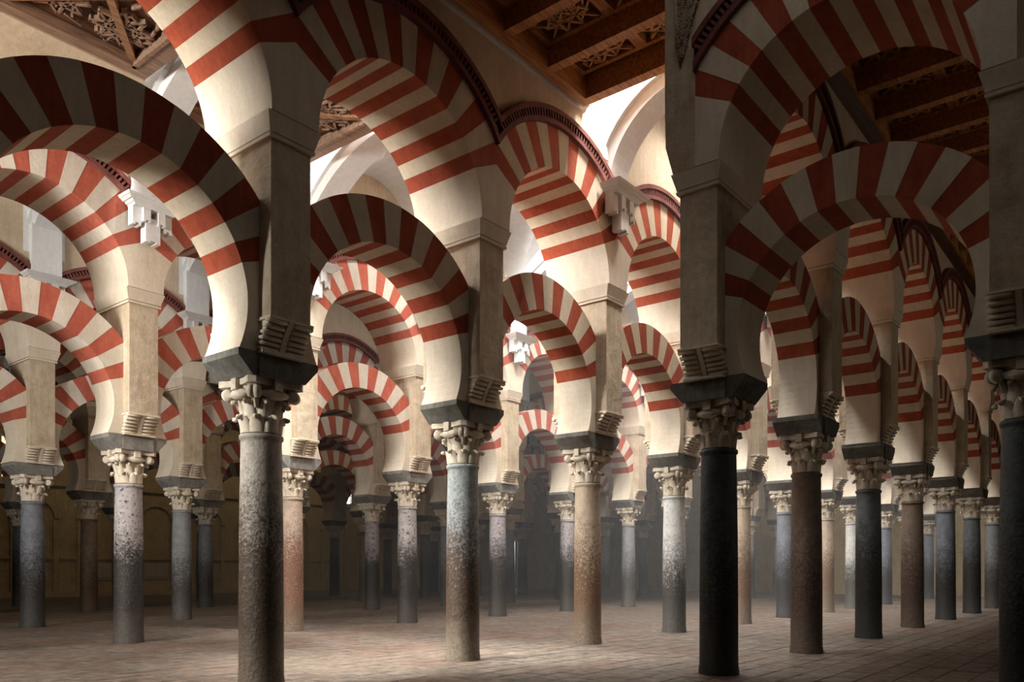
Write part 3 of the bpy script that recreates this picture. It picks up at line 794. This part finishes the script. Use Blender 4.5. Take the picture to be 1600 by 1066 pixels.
for i, a in enumerate(Am[1:7]): bracket(a, -7.1444+PU+.02, 'white stepped plaster bracket above the '+ordinal(i)+' pier of the second arcade to the left', 'brackets of the second left arcade', 2.70)

# blind arches, string courses and carved panels on the left wall
def wall_relief():
    r = empty('trim_left_wall', W(0, 0)); tag(r, kind='structure'); Y = 14.2*S
    for k in range(12):
        x = (3.2+k*.96)*S; b = MB()
        for s_ in (-1, 1): b.box(x+s_*.30*S-.12, x+s_*.30*S+.12, Y-.10, Y, 0, 1.25*S)
        b2 = [(t0, t0+pi/12) for t0 in [pi*i/12 for i in range(12)]]
        for t0, t1 in b2: b.prism([(x+q, z) for q, z in ring_poly(0, 1.28*S, .28*S, .36*S, t0, t1, 2)], Y-.10, Y)
        obj('blind_arch', b.mesh('blind_arch', M['ochre']), r)
        b = MB(); b.box(x-.2*S, x+.2*S, Y-.05, Y, .28*S, .56*S); b.box(x-.17*S, x+.17*S, Y-.07, Y, .31*S, .53*S); obj('relief_panel', b.mesh('relief_panel', M['carved']), r)
    for z0, z1, d in ((.0, .10, .16), (.62, .66, .08), (1.80, 1.88, .14), (2.5, 2.56, .1)):
        b = MB(); b.box(1*S, 14.5*S, Y-d, Y, z0*S, z1*S); obj('string_course', b.mesh('string_course', M['ochre']), r)
wall_relief()
# ================================================================ far end details
def far_window(name, a, p, h, wa, hh, m, n, rz=ANG):
    r = empty(name, W(a, p, h), rz); tag(r, kind='structure')
    b = MB(); b.box(-wa*S/2, wa*S/2, -.02, .02, 0, hh*S); obj('pane', b.mesh('pane', M[m]), r)
    b = MB()
    for x0, x1, z0, z1 in ((-wa/2-.03, -wa/2, -.03, hh+.03), (wa/2, wa/2+.03, -.03, hh+.03), (-wa/2, wa/2, -.03, 0), (-wa/2, wa/2, hh, hh+.03)): b.box(x0*S, x1*S, -.12, .06, z0*S, z1*S)
    obj('window_frame', b.mesh('window_frame', M['wall']), r)
    b = MB()
    for k in range(1, 4): b.box((-wa/2+wa*k/4)*S-.015, (-wa/2+wa*k/4)*S+.015, -.05, -.02, 0, hh*S)
    for k in range(1, 6): b.box(-wa*S/2, wa*S/2, -.05, -.02, hh*S*k/6-.012, hh*S*k/6+.012)
    obj('window_bars', b.mesh('window_bars', M['wood_dark']), r)
far_window('window_1', 11.3, -14.18, 1.85, .5, .6, 'day', 1)
far_window('window_2', 4.9, -14.18, 1.8, .5, .7, 'lamp', 2)
far_window('door_1', 14.55, -12.4, 0.0, .5, 1.1, 'day', 1, ANG-pi/2)

# ================================================================ dusty air in the far half of the hall
m = bpy.data.materials.new('haze'); m.use_nodes = True; nt = m.node_tree; nt.nodes.clear()
v = nd(nt, 'ShaderNodeVolumeScatter'); v.inputs['Density'].default_value = .008; v.inputs['Color'].default_value = (.9, .95, 1, 1); v.inputs['Anisotropy'].default_value = .2
o = nd(nt, 'ShaderNodeOutputMaterial'); nt.links.new(v.outputs[0], o.inputs['Volume'])
r = empty('haze', W(0, 0)); tag(r, kind='stuff')
b = MB(); b.box(4.2*S, 14.5*S, 1.4*S, 14*S, .02, 3.5*S); obj('haze_volume', b.mesh('haze_volume', m), r)
